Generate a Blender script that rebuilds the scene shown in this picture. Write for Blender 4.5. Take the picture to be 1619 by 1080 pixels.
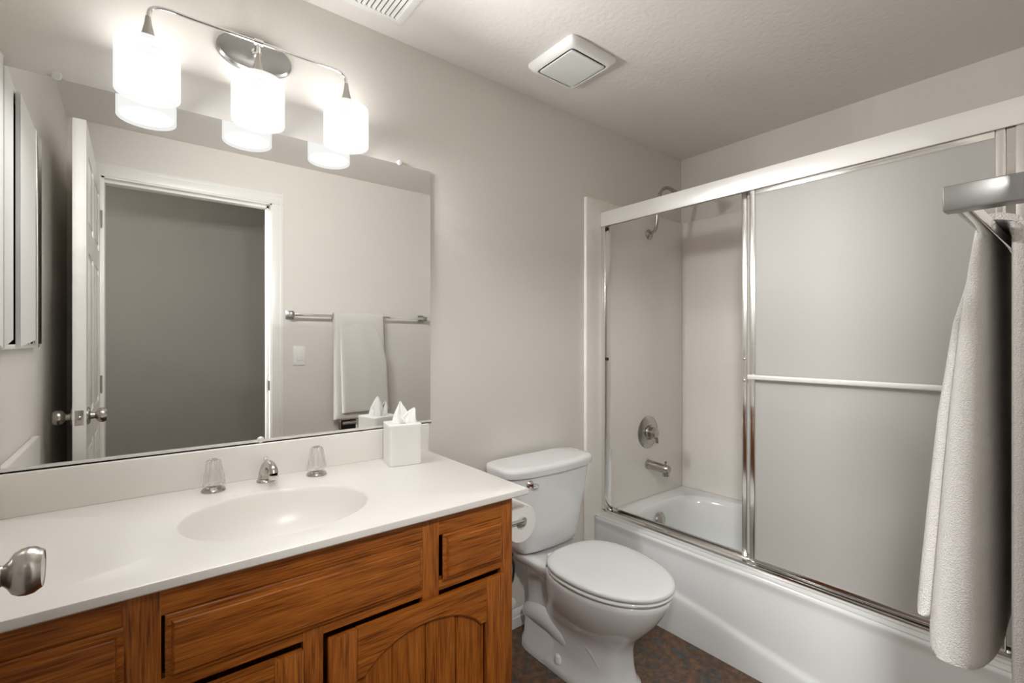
import bpy, bmesh, math, random
from mathutils import Vector, Matrix, noise
random.seed(7)
C = bpy.context.scene.collection
PI = math.pi
for o in list(bpy.data.objects): bpy.data.objects.remove(o)

# ---------------------------------------------------------------- camera
cam_d = bpy.data.cameras.new('camera'); cam = bpy.data.objects.new('camera', cam_d); C.objects.link(cam)
cam.location = (0, -1.64, 1.27); cam.rotation_euler = (PI/2, 0, math.radians(-38.44))
cam_d.sensor_width = 36; cam_d.lens = 746.5/1619*36; cam_d.clip_start = 0.01
bpy.context.scene.camera = cam
# ---------------------------------------------------------------- world, exposure
w = bpy.data.worlds.new('world'); bpy.context.scene.world = w; w.use_nodes = True
w.node_tree.nodes['Background'].inputs[0].default_value = (0.02, 0.02, 0.02, 1)
vs = bpy.context.scene.view_settings
vs.view_transform = 'Standard'; vs.look = 'None'; vs.gamma = 1; vs.use_curve_mapping = False; vs.exposure = 0.66
bpy.context.scene.cycles.max_bounces = 14; bpy.context.scene.cycles.diffuse_bounces = 9
LAMP_DOWN, LAMP_UP, LAMP_OUT, HALL_FILL, HALL_FILL2 = .84, .36, 145.0, 250.0, 62.0
SX = (.022, .278, .535); SY = -.095; SZ0, SZ1 = 1.908, 2.036      # vanity lamp shades
def area(name, loc, size, power, rot=(0,0,0), col=(1,.99,.975), spread=180):
    l = bpy.data.lights.new(name, 'AREA'); l.shape = 'DISK'; l.size = size; l.energy = power; l.color = col
    l.spread = math.radians(spread)
    o = bpy.data.objects.new(name, l); C.objects.link(o); o.location = loc; o.rotation_euler = rot; return o

# ---------------------------------------------------------------- materials
def mat(name, col, rough=.5, metal=0, **k):
    m = bpy.data.materials.new(name); m.use_nodes = True; b = m.node_tree.nodes['Principled BSDF']
    b.inputs['Base Color'].default_value = (*col, 1); b.inputs['Roughness'].default_value = rough; b.inputs['Metallic'].default_value = metal
    for kk, v in k.items(): b.inputs[kk.replace('_', ' ')].default_value = v
    return m
def nodes(m): return m.node_tree.nodes, m.node_tree.links, m.node_tree.nodes['Principled BSDF']
def bump(m, scale, strength, dist=.002, detail=4):
    n, l, b = nodes(m)
    tc = n.new('ShaderNodeTexCoord'); t = n.new('ShaderNodeTexNoise'); t.inputs['Scale'].default_value = scale; t.inputs['Detail'].default_value = detail
    bp = n.new('ShaderNodeBump'); bp.inputs['Strength'].default_value = strength; bp.inputs['Distance'].default_value = dist
    l.new(tc.outputs['Object'], t.inputs['Vector']); l.new(t.outputs['Fac'], bp.inputs['Height']); l.new(bp.outputs[0], b.inputs['Normal']); return m
M = {}
M['wall'] = bump(mat('wall_paint', (.71, .68, .64), .85), 90, .25, .002)
M['ceiling'] = bump(mat('ceiling_paint', (.73, .70, .665), .9), 60, .5, .003)
M['white'] = mat('white_trim_paint', (.80, .79, .76), .35)
M['marble'] = mat('cultured_marble', (.80, .775, .74), .3)
M['porcelain'] = mat('porcelain', (.76, .78, .785), .08, Coat_Weight=.3)
M['tub'] = mat('tub_enamel', (.78, .80, .80), .15)
M['chrome'] = mat('chrome', (.82, .81, .79), .08, 1)
M['bracket'] = mat('bracket_chrome', (.36, .358, .35), .30, 1)
M['nickel'] = mat('brushed_nickel', (.50, .475, .44), .25, 1)
M['alum'] = mat('polished_aluminium', (.86, .85, .83), .16, 1)
M['alumwhite'] = mat('bright_anodised_header', (.82, .81, .79), .35, .35)
M['mirror'] = mat('mirror_silver', (.90, .905, .89), .0, 1)
M['dark'] = mat('dark_parts_and_shade', (.02, .02, .02), .8)  # near-black for dark fittings, and for shade put into hollow parts
M['plastic'] = mat('white_plastic', (.80, .80, .78), .4)
M['paper'] = bump(mat('paper', (.86, .86, .85), .9), 300, .3, .0005)
M['tissue'] = mat('tissue_paper', (.90, .90, .89), .9, Transmission_Weight=0)
M['grout'] = mat('hallcarpet', (.30, .27, .23), .95)
M['hose'] = mat('dark_hose', (.06, .06, .06), .4, .5)
# acrylic
M['acrylic'] = mat('clear_acrylic', (.97, .955, .955), .06, 0, IOR=1.38, Transmission_Weight=.85)
M['clip'] = mat('clip_plastic', (.85, .84, .82), .12, 0, Transmission_Weight=.25)
# terry cloth
tm = mat('terry_cloth', (.82, .795, .76), .95, Sheen_Weight=.3); bump(tm, 480, 1.0, .005, 3); M['terry'] = tm
# moulded surround: faint grid of embossed tiles
sm = mat('surround_acrylic', (.80, .765, .725), .22)
n, l, b = nodes(sm)
tc = n.new('ShaderNodeTexCoord'); mp = n.new('ShaderNodeMapping'); sp = n.new('ShaderNodeSeparateXYZ'); l.new(tc.outputs['Object'], sp.inputs[0])
def grid_line(sock, period):
    a = n.new('ShaderNodeMath'); a.operation = 'DIVIDE'; a.inputs[1].default_value = period; l.new(sock, a.inputs[0])
    f = n.new('ShaderNodeMath'); f.operation = 'FRACT'; l.new(a.outputs[0], f.inputs[0])
    s = n.new('ShaderNodeMath'); s.operation = 'SUBTRACT'; s.inputs[1].default_value = .5; l.new(f.outputs[0], s.inputs[0])
    ab = n.new('ShaderNodeMath'); ab.operation = 'ABSOLUTE'; l.new(s.outputs[0], ab.inputs[0])
    mr = n.new('ShaderNodeMapRange'); mr.inputs[1].default_value = .45; mr.inputs[2].default_value = .5; l.new(ab.outputs[0], mr.inputs[0]); return mr.outputs[0]
mx = n.new('ShaderNodeMath'); mx.operation = 'MAXIMUM'
ad = n.new('ShaderNodeMath'); ad.operation = 'ADD'; l.new(sp.outputs[0], ad.inputs[0]); l.new(sp.outputs[1], ad.inputs[1])
l.new(grid_line(ad.outputs[0], .108), mx.inputs[0]); l.new(grid_line(sp.outputs[2], .108), mx.inputs[1])
bp = n.new('ShaderNodeBump'); bp.invert = True; bp.inputs['Strength'].default_value = .10; bp.inputs['Distance'].default_value = .002
l.new(mx.outputs[0], bp.inputs['Height']); l.new(bp.outputs[0], b.inputs['Normal']); M['surround'] = sm
# plain surround edge
M['surround_edge'] = mat('surround_edge', (.82, .79, .75), .22)
# frosted glass
fg = bpy.data.materials.new('frosted_glass'); fg.use_nodes = True; n = fg.node_tree.nodes; l = fg.node_tree.links
for x in list(n): n.remove(x)
out = n.new('ShaderNodeOutputMaterial'); tr = n.new('ShaderNodeBsdfTranslucent'); df = n.new('ShaderNodeBsdfDiffuse'); gl = n.new('ShaderNodeBsdfGlossy'); gl.inputs['Roughness'].default_value = .55
tp = n.new('ShaderNodeBsdfTransparent'); m1 = n.new('ShaderNodeMixShader'); m2 = n.new('ShaderNodeMixShader'); m3 = n.new('ShaderNodeMixShader')
tr.inputs[0].default_value = (.86, .85, .83, 1); df.inputs[0].default_value = (.68, .67, .65, 1); tp.inputs[0].default_value = (.9, .9, .88, 1)
m1.inputs[0].default_value = .5; l.new(df.outputs[0], m1.inputs[1]); l.new(tr.outputs[0], m1.inputs[2])
m2.inputs[0].default_value = .08; l.new(m1.outputs[0], m2.inputs[1]); l.new(tp.outputs[0], m2.inputs[2])
m3.inputs[0].default_value = .05; l.new(m2.outputs[0], m3.inputs[1]); l.new(gl.outputs[0], m3.inputs[2]); l.new(m3.outputs[0], out.inputs[0])
M['frost'] = fg
# lamp shade
def emis(name, col, s, base=(.9, .9, .9)):
    m = mat(name, base, .4); b = m.node_tree.nodes['Principled BSDF']; b.inputs['Emission Color'].default_value = (*col, 1); b.inputs['Emission Strength'].default_value = s; return m
sh = bpy.data.materials.new('opal_glass'); sh.use_nodes = True; n = sh.node_tree.nodes; l = sh.node_tree.links
for x in list(n): n.remove(x)
out = n.new('ShaderNodeOutputMaterial'); em = n.new('ShaderNodeEmission'); tp = n.new('ShaderNodeBsdfTransparent'); mx_ = n.new('ShaderNodeMixShader'); mx_.inputs[0].default_value = .32
em.inputs[0].default_value = (1, .992, .98, 1); em.inputs[1].default_value = .66; l.new(em.outputs[0], mx_.inputs[1]); l.new(tp.outputs[0], mx_.inputs[2]); l.new(mx_.outputs[0], out.inputs[0]); M['shade'] = sh
M['diffuser'] = emis('opal_diffuser', (1, .99, .97), .72, (.02, .02, .02))
M['hallwall'] = bump(mat('hall_wall_dimmed', (.30, .285, .265), .85), 90, .25, .002)  # wall tone darkened so the hallway stays dim under the added spots
# oak
def oak(name, axis):
    m = mat(name, (.2, .08, .02), .38, Coat_Weight=.1, Coat_Roughness=.25, Specular_IOR_Level=.35); n, l, b = nodes(m)
    tc = n.new('ShaderNodeTexCoord'); mp = n.new('ShaderNodeMapping')
    sc = [16, 16, 16]; sc[axis] = 1.8; mp.inputs['Scale'].default_value = sc
    l.new(tc.outputs['Object'], mp.inputs['Vector'])
    big = n.new('ShaderNodeTexNoise'); big.inputs['Scale'].default_value = 1.1; big.inputs['Detail'].default_value = 3; big.inputs['Distortion'].default_value = .6; l.new(mp.outputs[0], big.inputs['Vector'])
    mul = n.new('ShaderNodeMath'); mul.operation = 'MULTIPLY'; mul.inputs[1].default_value = 10; l.new(big.outputs['Fac'], mul.inputs[0])
    sn = n.new('ShaderNodeMath'); sn.operation = 'SINE'; 
    m6 = n.new('ShaderNodeMath'); m6.operation = 'MULTIPLY'; m6.inputs[1].default_value = 3.2; l.new(mul.outputs[0], m6.inputs[0]); l.new(m6.outputs[0], sn.inputs[0])
    mp2 = n.new('ShaderNodeMapping'); sc2 = [330, 330, 330]; sc2[axis] = 11; mp2.inputs['Scale'].default_value = sc2; l.new(tc.outputs['Object'], mp2.inputs['Vector'])
    fine = n.new('ShaderNodeTexNoise'); fine.inputs['Scale'].default_value = 1; fine.inputs['Detail'].default_value = 3; l.new(mp2.outputs[0], fine.inputs['Vector'])
    a = n.new('ShaderNodeMath'); a.operation = 'MULTIPLY_ADD'; a.inputs[1].default_value = .07; a.inputs[2].default_value = .5; l.new(sn.outputs[0], a.inputs[0])
    f2 = n.new('ShaderNodeMath'); f2.operation = 'MULTIPLY_ADD'; f2.inputs[1].default_value = .95; f2.inputs[2].default_value = -.48; l.new(fine.outputs['Fac'], f2.inputs[0])
    s = n.new('ShaderNodeMath'); s.operation = 'ADD'; l.new(a.outputs[0], s.inputs[0]); l.new(f2.outputs[0], s.inputs[1])
    cr = n.new('ShaderNodeValToRGB'); e = cr.color_ramp.elements; e[0].position = .2; e[0].color = (.080, .018, .002, 1); e[1].position = .8; e[1].color = (.54, .185, .026, 1)
    x = cr.color_ramp.elements.new(.5); x.color = (.35, .100, .012, 1)
    l.new(s.outputs[0], cr.inputs[0]); l.new(cr.outputs[0], b.inputs['Base Color'])
    bp = n.new('ShaderNodeBump'); bp.inputs['Strength'].default_value = .25; bp.inputs['Distance'].default_value = .0015; l.new(s.outputs[0], bp.inputs['Height']); l.new(bp.outputs[0], b.inputs['Normal'])
    return m
M['oak_h'] = oak('oak_horizontal', 0); M['oak_v'] = oak('oak_vertical', 2)
# slate vinyl floor
fm = mat('slate_vinyl', (.1, .08, .07), .45); n, l, b = nodes(fm)
tc = n.new('ShaderNodeTexCoord'); t1 = n.new('ShaderNodeTexNoise'); t1.inputs['Scale'].default_value = 11; t1.inputs['Detail'].default_value = 8; t1.inputs['Roughness'].default_value = .68; t1.inputs['Distortion'].default_value = 1.2
t2 = n.new('ShaderNodeTexNoise'); t2.inputs['Scale'].default_value = 38; t2.inputs['Detail'].default_value = 6
l.new(tc.outputs['Object'], t1.inputs['Vector']); l.new(tc.outputs['Object'], t2.inputs['Vector'])
cr = n.new('ShaderNodeValToRGB'); E_ = cr.color_ramp.elements; E_[0].position = .28; E_[0].color = (.035, .04, .042, 1); E_[1].position = .75; E_[1].color = (.20, .165, .12, 1)
for p, c in ((.40, (.085, .095, .095)), (.46, (.10, .062, .04)), (.52, (.19, .10, .05)), (.58, (.11, .065, .05)), (.65, (.12, .10, .095))):
    q = cr.color_ramp.elements.new(p); q.color = (*c, 1)
l.new(t1.outputs['Fac'], cr.inputs[0])
mm = n.new('ShaderNodeMix'); mm.data_type = 'RGBA'; mm.blend_type = 'MULTIPLY'; mm.inputs[0].default_value = .8
c2 = n.new('ShaderNodeValToRGB'); c2.color_ramp.elements[0].position = .3; c2.color_ramp.elements[0].color = (.45, .45, .45, 1); c2.color_ramp.elements[1].position = .7; c2.color_ramp.elements[1].color = (1.4, 1.4, 1.4, 1)
l.new(t2.outputs['Fac'], c2.inputs[0]); l.new(cr.outputs[0], mm.inputs[6]); l.new(c2.outputs[0], mm.inputs[7]); l.new(mm.outputs[2], b.inputs['Base Color'])
bp = n.new('ShaderNodeBump'); bp.inputs['Strength'].default_value = .3; bp.inputs['Distance'].default_value = .002; l.new(t1.outputs['Fac'], bp.inputs['Height']); l.new(bp.outputs[0], b.inputs['Normal'])
M['floor'] = fm

# ---------------------------------------------------------------- mesh helpers (all coordinates are world coordinates)
def base_of(p):
    while p is not None and p.parent is not None: p = p.parent
    return Vector(p.location) if p is not None else Vector((0, 0, 0))
def obj(name, bm, m, parent=None, loc=None, ang=35, smooth=True, label=None):
    L = base_of(parent) if parent else Vector(loc if loc else (0, 0, 0))
    bmesh.ops.recalc_face_normals(bm, faces=bm.faces[:])
    bmesh.ops.translate(bm, verts=bm.verts[:], vec=-L)
    if smooth:
        for f in bm.faces: f.smooth = True
        for e in bm.edges:
            if len(e.link_faces) == 2 and e.calc_face_angle(0) > math.radians(ang): e.smooth = False
    me = bpy.data.meshes.new(name); bm.to_mesh(me); bm.free(); me.materials.append(m)
    o = bpy.data.objects.new(name, me); C.objects.link(o)
    if parent: o.parent = parent
    else: o.location = L
    if label: o['label'] = label
    return o
def tag(o, label, cat, group=None):
    o['label'] = label; o['category'] = cat
    if group: o['group'] = group
    return o
def thing(name, label, cat, loc, group=None):
    o = bpy.data.objects.new(name, None); C.objects.link(o); o.location = loc; o.empty_display_size = .05
    return tag(o, label, cat, group)
def struct(name, bm, m, **k):
    o = obj(name, bm, m, **k); o['kind'] = 'structure'; return o
def B(): return bmesh.new()
def merge(bm, src):
    me = bpy.data.meshes.new('t'); src.to_mesh(me); src.free(); bm.from_mesh(me); bpy.data.meshes.remove(me); return bm
def box(bm, x0, x1, y0, y1, z0, z1, bev=0, seg=2, edges=None):
    s = bmesh.new(); bmesh.ops.create_cube(s, size=1)
    for v in s.verts: v.co = Vector(((x0+x1)/2+v.co.x*(x1-x0), (y0+y1)/2+v.co.y*(y1-y0), (z0+z1)/2+v.co.z*(z1-z0)))
    if bev:
        es = s.edges[:] if edges is None else [e for e in s.edges if edges((e.verts[1].co-e.verts[0].co).normalized(), (e.verts[0].co+e.verts[1].co)/2)]
        bmesh.ops.bevel(s, geom=es, offset=bev, segments=seg, profile=.5, affect='EDGES')
    return merge(bm, s)
def rot_part(bm, centre, ang, axis='Z'):
    bmesh.ops.rotate(bm, verts=bm.verts[:], cent=Vector(centre), matrix=Matrix.Rotation(ang, 3, axis)); return bm
def loft(bm, rings, cap0=True, cap1=True, closed=True):
    V = [[bm.verts.new(p) for p in r] for r in rings]; n = len(V[0])
    for a, b in zip(V, V[1:]):
        for i in range(n if closed else n-1):
            j = (i+1) % n
            try: bm.faces.new((a[i], a[j], b[j], b[i]))
            except ValueError: pass
    if cap0: bm.faces.new(V[0])
    if cap1: bm.faces.new(V[-1])
    return bm
def axes(d):
    d = Vector(d).normalized(); u = d.orthogonal().normalized(); return u, d.cross(u)
def lathe(bm, prof, c, d=(0, 0, 1), seg=32, fl=0, nf=10, cap0=True, cap1=True):
    c = Vector(c); d = Vector(d).normalized(); u, v = axes(d)
    rings = []
    for k, (r, h) in enumerate(prof):
        rings.append([c+d*h+(u*math.cos(2*PI*i/seg)+v*math.sin(2*PI*i/seg))*max(r*(1+(fl*math.cos(nf*2*PI*i/seg) if fl else 0)), 1e-5) for i in range(seg)])
    return loft(bm, rings, cap0, cap1)
def smooth_path(pts, n=8):
    P = [Vector(p) for p in pts]; out = []
    P = [P[0]*2-P[1]]+P+[P[-1]*2-P[-2]]
    for i in range(1, len(P)-2):
        for k in range(n):
            t = k/n; a, b, c, d = P[i-1:i+3]
            out.append(.5*((2*b)+(c-a)*t+(2*a-5*b+4*c-d)*t*t+(-a+3*b-3*c+d)*t**3))
    out.append(P[-2]); return out
def tube(bm, pts, r, seg=12, caps=True, flat=1):
    P = [Vector(p) for p in pts]; N = len(P); R = r if isinstance(r, (list, tuple)) else [r]*N
    up = None; rings = []
    for i in range(N):
        t = (P[min(i+1, N-1)]-P[max(i-1, 0)]).normalized()
        if up is None: up = t.orthogonal().normalized()
        up = (up-t*up.dot(t)).normalized(); v = t.cross(up)
        rings.append([P[i]+(up*math.cos(2*PI*k/seg)+v*math.sin(2*PI*k/seg)*flat)*R[i] for k in range(seg)])
    return loft(bm, rings, caps, caps)
def sup(cx, cy, rx, ry, z, e=2, n=64, ryb=None):
    """superellipse; ry in front (-y), ryb behind"""
    out = []
    for i in range(n):
        a = 2*PI*i/n; c, s = math.cos(a), math.sin(a)
        x = rx*math.copysign(abs(c)**(2/e), c); yy = math.copysign(abs(s)**(2/e), s)
        out.append(Vector((cx+x, cy+yy*((ryb if ryb is not None else ry) if yy > 0 else ry), z)))
    return out
def prism(bm, poly, y0, y1):
    """polygon of (x,z) extruded along y"""
    a = [bm.verts.new((x, y0, z)) for x, z in poly]; b = [bm.verts.new((x, y1, z)) for x, z in poly]; n = len(poly)
    bm.faces.new(a); bm.faces.new(b[::-1])
    for i in range(n): bm.faces.new((a[i], b[i], b[(i+1) % n], a[(i+1) % n]))
    return bm

# ---------------------------------------------------------------- room shell
XL, XR, W, CZ = -.275, 2.64, 1.60, 2.391
DX0, DX1, DZ = -.145, .658, 2.13           # doorway
b = B(); box(b, XL-.1, XR+.1, -W-.12, .1, -.05, 0); struct('floor', b, M['floor'])
b = B(); box(b, XL-.1, XR+.1, -W-.12, .1, CZ, CZ+.05); struct('ceiling', b, M['ceiling'])
b = B(); box(b, XL-.1, XR+.1, 0, .1, 0, CZ); struct('wall_back', b, M['wall'])
b = B(); box(b, XL-.1, XL, -W-.12, 0, 0, CZ); struct('wall_left', b, M['wall'])
b = B(); box(b, XR, XR+.1, -W-.12, 0, 0, CZ); struct('wall_right', b, M['wall'])
b = B(); box(b, XL, DX0, -W-.12, -W, 0, CZ); box(b, DX1, XR, -W-.12, -W, 0, CZ); box(b, DX0, DX1, -W-.12, -W, DZ, CZ); box(b, 1.765, XR, -W, -1.545, 0, CZ)
struct('wall_front', b, M['wall'])
# hallway seen through the doorway in the mirror
b = B(); box(b, -1.3, 2.2, -2.85, -W-.12, -.05, 0); struct('floor_hall', b, M['grout'])
b = B(); box(b, -1.3, 2.2, -2.85, -W-.12, CZ, CZ+.05); struct('ceiling_hall', b, M['ceiling'])
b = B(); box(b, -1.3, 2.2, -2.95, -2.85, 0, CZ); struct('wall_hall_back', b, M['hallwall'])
b = B(); box(b, -1.4, -1.3, -2.85, -W-.12, 0, CZ); struct('wall_hall_left', b, M['wall'])
b = B(); box(b, 2.2, 2.3, -2.85, -W-.12, 0, CZ); struct('wall_hall_right', b, M['wall'])
b = B(); box(b, -1.3, XL-.1, -W-.14, -W-.12, 0, CZ); struct('wall_hall_front', b, M['wall'])
# door lining and casing
b = B(); j = .012
box(b, DX0-.006, DX0+j, -W-.125, -W+.002, 0, DZ); box(b, DX1-j, DX1+.006, -W-.125, -W+.002, 0, DZ); box(b, DX0, DX1, -W-.125, -W+.002, DZ-j, DZ+.006)
box(b, DX1-j-.012, DX1-j, -W-.09, -W-.045, 0, DZ-j); box(b, DX0+j, DX1-j, -W-.09, -W-.045, DZ-j-.012, DZ-j)
struct('trim_2', b, M['white'])
b = B(); cw = .062
for (a0, a1) in ((DX0-cw, DX0), (DX1-.004, DX1+cw)):
    box(b, a0, a1, -W-.001, -W+.008, 0, DZ-.0045, .0015)
    box(b, a0+.008 if a0 < 0 else a1-.020, a0+.020 if a0 < 0 else a1-.008, -W, -W+.0105, 0, DZ+cw-.0205, .0015)
box(b, DX0-cw, DX1+cw, -W-.001, -W+.008, DZ-.004, DZ+cw, .0015); box(b, DX0-cw+.008, DX1+cw-.008, -W, -W+.0105, DZ+cw-.020, DZ+cw-.008, .0015)
struct('trim_1', b, M['white'])
b = B(); box(b, DX1-j-.0025, DX1-j+.001, -W-.040, -W-.012, .965, 1.025, .001)
o = obj('strike_plate', b, M['dark']); o.parent = bpy.data.objects['trim_2']
# baseboards
def baseboard(name, p0, p1, nrm, h=.078):
    """moulded board along p0-p1, nrm points into the room"""
    prof = [(0, 0), (.012, 0), (.012, h*.55), (.009, h*.62), (.009, h*.82), (.006, h*.92), (.003, h), (0, h)]
    bm = B(); r = [[Vector((p[0]+nrm[0]*d, p[1]+nrm[1]*d, z)) for d, z in prof] for p in (p0, p1)]
    loft(bm, r); return struct(name, bm, M['white'], ang=25)
baseboard('baseboard_back', (.845, 0), (1.75, 0), (0, -1))
baseboard('baseboard_front', (DX1+cw, -W), (1.765, -W), (0, 1))
baseboard('baseboard_left', (XL, -1.59), (XL, -.60), (1, 0))
baseboard('baseboard_hall', (-1.3, -2.85), (2.2, -2.85), (0, 1))

# ---------------------------------------------------------------- room door (open, standing beside the left wall)
DY0, DY1, DXA, DXB = -1.588, -.752, -.188, -.150
def panel_door():
    bm = B(); box(bm, DXA+.004, DXB-.004, DY0+.001, DY1-.001, .013, 2.099)
    st = .105; mid = (DY0+DY1)/2
    rows = [(.012, .20), (.86, .98), (1.62, 1.72), (2.0, 2.10)]
    for x0, x1 in ((DXB-.006, DXB), (DXA, DXA+.006)):
        for a, c in ((DY0, DY0+st), (DY1-st, DY1), (mid-st/2, mid+st/2)): box(bm, x0, x1, a, c, .012, 2.10)
        for a, c in rows:
            box(bm, x0+.0001, x1-.0001, DY0+st, mid-st/2, a+.0005, c-.0005); box(bm, x0+.0001, x1-.0001, mid+st/2, DY1-st, a+.0005, c-.0005)
        for za, zb in ((.20, .86), (.98, 1.62), (1.72, 2.0)):
            for ya, yb in ((DY0+st, mid-st/2), (mid+st/2, DY1-st)):
                box(bm, x0, x1, ya+.022, yb-.022, za+.022, zb-.022, .0045, 2)
    box(bm, DXA+.0055, DXB-.0055, DY1-.004, DY1, .012, 2.10); box(bm, DXA+.0055, DXB-.0055, DY0, DY0+.004, .012, 2.10)
    return bm
d = struct('door_1', panel_door(), M['white'], loc=(-.169, -1.17, 0))
KY, KZ = -.806, .985
def knob(x, s):
    bm = B(); lathe(bm, [(.033, 0), (.033, .004), (.028, .008), (.014, .010), (.012, .022), (.016, .026), (.024, .031), (.0275, .037), (.0285, .043), (.0275, .050), (.024, .055), (.0225, .0575), (.0215, .0565), (.012, .0575), (.0, .058)], (x, KY, KZ), (s, 0, 0), 40)
    return bm
o = obj('door_knob', knob(DXB, 1), M['nickel'], d); o = obj('door_knob', knob(DXA, -1), M['nickel'], d)
b = B(); box(b, -.181, -.157, DY1-.001, DY1+.0015, KZ-.028, KZ+.028, .0006); lathe(b, [(.007, 0), (.007, .004), (.003, .007)], (-.169, DY1, KZ), (0, 1, 0), 16)
obj('latch_plate', b, M['nickel'], d)
for z in (.25, 1.05, 1.9):
    b = B(); tube(b, [(DXB+.004, DY0-.002, z-.045), (DXB+.004, DY0-.002, z+.045)], .005, 10); obj('hinge', b, M['nickel'], d)

# ---------------------------------------------------------------- slab with hole
def slab_hole(x0, x1, y0, y1, z, ell, thick, skirt=True):
    """flat top between rectangle and an inner closed ring (list of xy at angles), returns bm; ell = list of Vector rings going down"""
    bm = B(); cx = sum(p.x for p in ell[0])/len(ell[0]); cy = sum(p.y for p in ell[0])/len(ell[0])
    outer = []
    for p in ell[0]:
        dx, dy = p.x-cx, p.y-cy; L = []
        if dx > 1e-9: L.append((x1-cx)/dx)
        if dx < -1e-9: L.append((x0-cx)/dx)
        if dy > 1e-9: L.append((y1-cy)/dy)
        if dy < -1e-9: L.append((y0-cy)/dy)
        s = min(L); outer.append(Vector((cx+dx*s, cy+dy*s, z)))
    for c in ((x0, y0), (x1, y0), (x1, y1), (x0, y1)):
        k = min(range(len(outer)), key=lambda i: (outer[i].x-c[0])**2+(outer[i].y-c[1])**2); outer[k] = Vector((*c, z))
    n = len(outer)
    A = [bm.verts.new(p) for p in outer]; I = [bm.verts.new(p) for p in ell[0]]
    for i in range(n): bm.faces.new((A[i], A[(i+1) % n], I[(i+1) % n], I[i]))
    if skirt:
        r = .004
        def inset(p, d, zz):
            return (min(max(p.x, x0+d), x1-d), min(max(p.y, y0+d), y1-d), zz)
        top = A
        for v, p in zip(A, outer): v.co = Vector(inset(p, r, z))
        prev = top
        for d_, zz in ((.0012, z-.0012), (0, z-r), (0, z-thick+.003), (.003, z-thick)):
            cur = [bm.verts.new(inset(p, d_, zz)) for p in outer]
            for i in range(n): bm.faces.new((prev[i], prev[(i+1) % n], cur[(i+1) % n], cur[i]))
            prev = cur
        # underside back to the hole
        I2 = [bm.verts.new((p.x, p.y, z-thick)) for p in ell[0]]
        for i in range(n): bm.faces.new((prev[i], prev[(i+1) % n], I2[(i+1) % n], I2[i]))
        for i in range(n): bm.faces.new((I[i], I[(i+1) % n], I2[(i+1) % n], I2[i]))
    return bm

# ---------------------------------------------------------------- vanity top
TZ, TF, TR = .850, -.609, .880
top = thing('vanity_countertop', 'cream cultured marble countertop with oval basin on the oak vanity', 'countertop', (.3, -.3, TZ))
SCX, SCY, SRX, SRY = .283, -.350, .214, .182
ell = [sup(SCX, SCY, SRX, SRY, TZ, 2.05, 96)]
b = slab_hole(XL+.001, TR, TF, -.001, TZ, ell, .019)
obj('counter_slab', b, M['marble'], top)
prof = [(1, 0), (.990, -.0015), (.978, -.006), (.965, -.014), (.94, -.035), (.90, -.065), (.83, -.095), (.70, -.118), (.5, -.132), (.25, -.138), (.10, -.140)]
rings = [sup(SCX, SCY+.0*(1-s), SRX*s, SRY*s, TZ+h, 2.05, 96) for s, h in prof]
rings += [sup(SCX, SCY, SRX*s, SRY*s, TZ+h-.006, 2.05, 96) for s, h in reversed([(.999, 0), (.975, -.035), (.93, -.07), (.86, -.105), (.72, -.128), (.5, -.142), (.1, -.150)])]
b = B(); loft(b, rings[:len(prof)], cap0=False, cap1=True)
obj('basin', b, M['marble'], top, ang=60)
b = B(); lathe(b, [(.022, 0), (.022, .002), (.018, .003), (.014, .001), (.006, .001), (0, .001)], (SCX, SCY, TZ-.1405)); obj('basin_drain', b, M['chrome'], top)
b = B(); box(b, XL+.001, TR, -.021, -.001, TZ-.001, .955, .004, 3); obj('backsplash', b, M['marble'], top)
b = B(); box(b, XL+.001, XL+.020, TF+.01, -.021, TZ-.001, .955, .004, 3); obj('side_splash', b, M['marble'], top)

# ---------------------------------------------------------------- vanity cabinet
FX0, FX1, FY, FT, FZ = XL+.002, .840, -.582, .831, .10
cab = thing('vanity_cabinet', 'honey oak vanity cabinet with arch-top doors beneath the cream countertop', 'cabinet', (.28, -.3, 0))
b = B(); box(b, FX1-.018, FX1, FY+.019, -.012, 0, FT-.001, .001); box(b, FX0, FX0+.018, FY+.019, -.012, 0, FT-.001); box(b, FX0+.018, FX1-.018, FY+.02, -.012, FZ, FZ+.015); box(b, FX0+.018, FX1-.018, -.02, -.012, FZ, FT-.001)
box(b, FX0, FX1, FY+.07, FY+.085, 0, FZ)
obj('cabinet_side', b, M['oak_v'], cab)
ys = (FY, FY+.019)
b = B()
for a, c in ((FX0, -.255), (-.022, .034), (.556, .602), (.800, FX1)): box(b, a, c, *ys, FZ, FT-.001, .001)
box(b, .275, .3165, *ys, FZ, .655, .001)
obj('face_frame_stile', b, M['oak_v'], cab)
b = B()
for a, c in ((FX0, FX1),): box(b, a, c, FY+.0005, FY+.0185, .776, FT-.0015); box(b, a, c, FY+.0005, FY+.0185, .635, .662); box(b, a, c, FY+.0005, FY+.0185, FZ, .135)
obj('face_frame_rail', b, M['oak_h'], cab)
def front(x0, x1, z0, z1, name):
    bm = B()
    s = bmesh.new(); bmesh.ops.create_cube(s, size=1)
    y0, y1 = FY-.018, FY-.0005
    # lipped, bevelled slab front
    r = []
    for ins, y in ((.006, y1), (.006, FY-.0045), (0, FY-.005), (0, FY-.007), (.002, FY-.0085), (.009, FY-.0100), (.0115, FY-.016), (.014, y0)):
        r.append([(x0+ins, y, z0+ins), (x1-ins, y, z0+ins), (x1-ins, y, z1-ins), (x0+ins, y, z1-ins)])
    s.free(); loft(bm, r); return obj(name, bm, M['oak_h'], cab, ang=20)
front(.609, .799, .659, .778, 'drawer_front'); front(.039, .553, .659, .778, 'false_drawer_front'); front(-.258, -.018, .659, .778, 'drawer_front')
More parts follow.
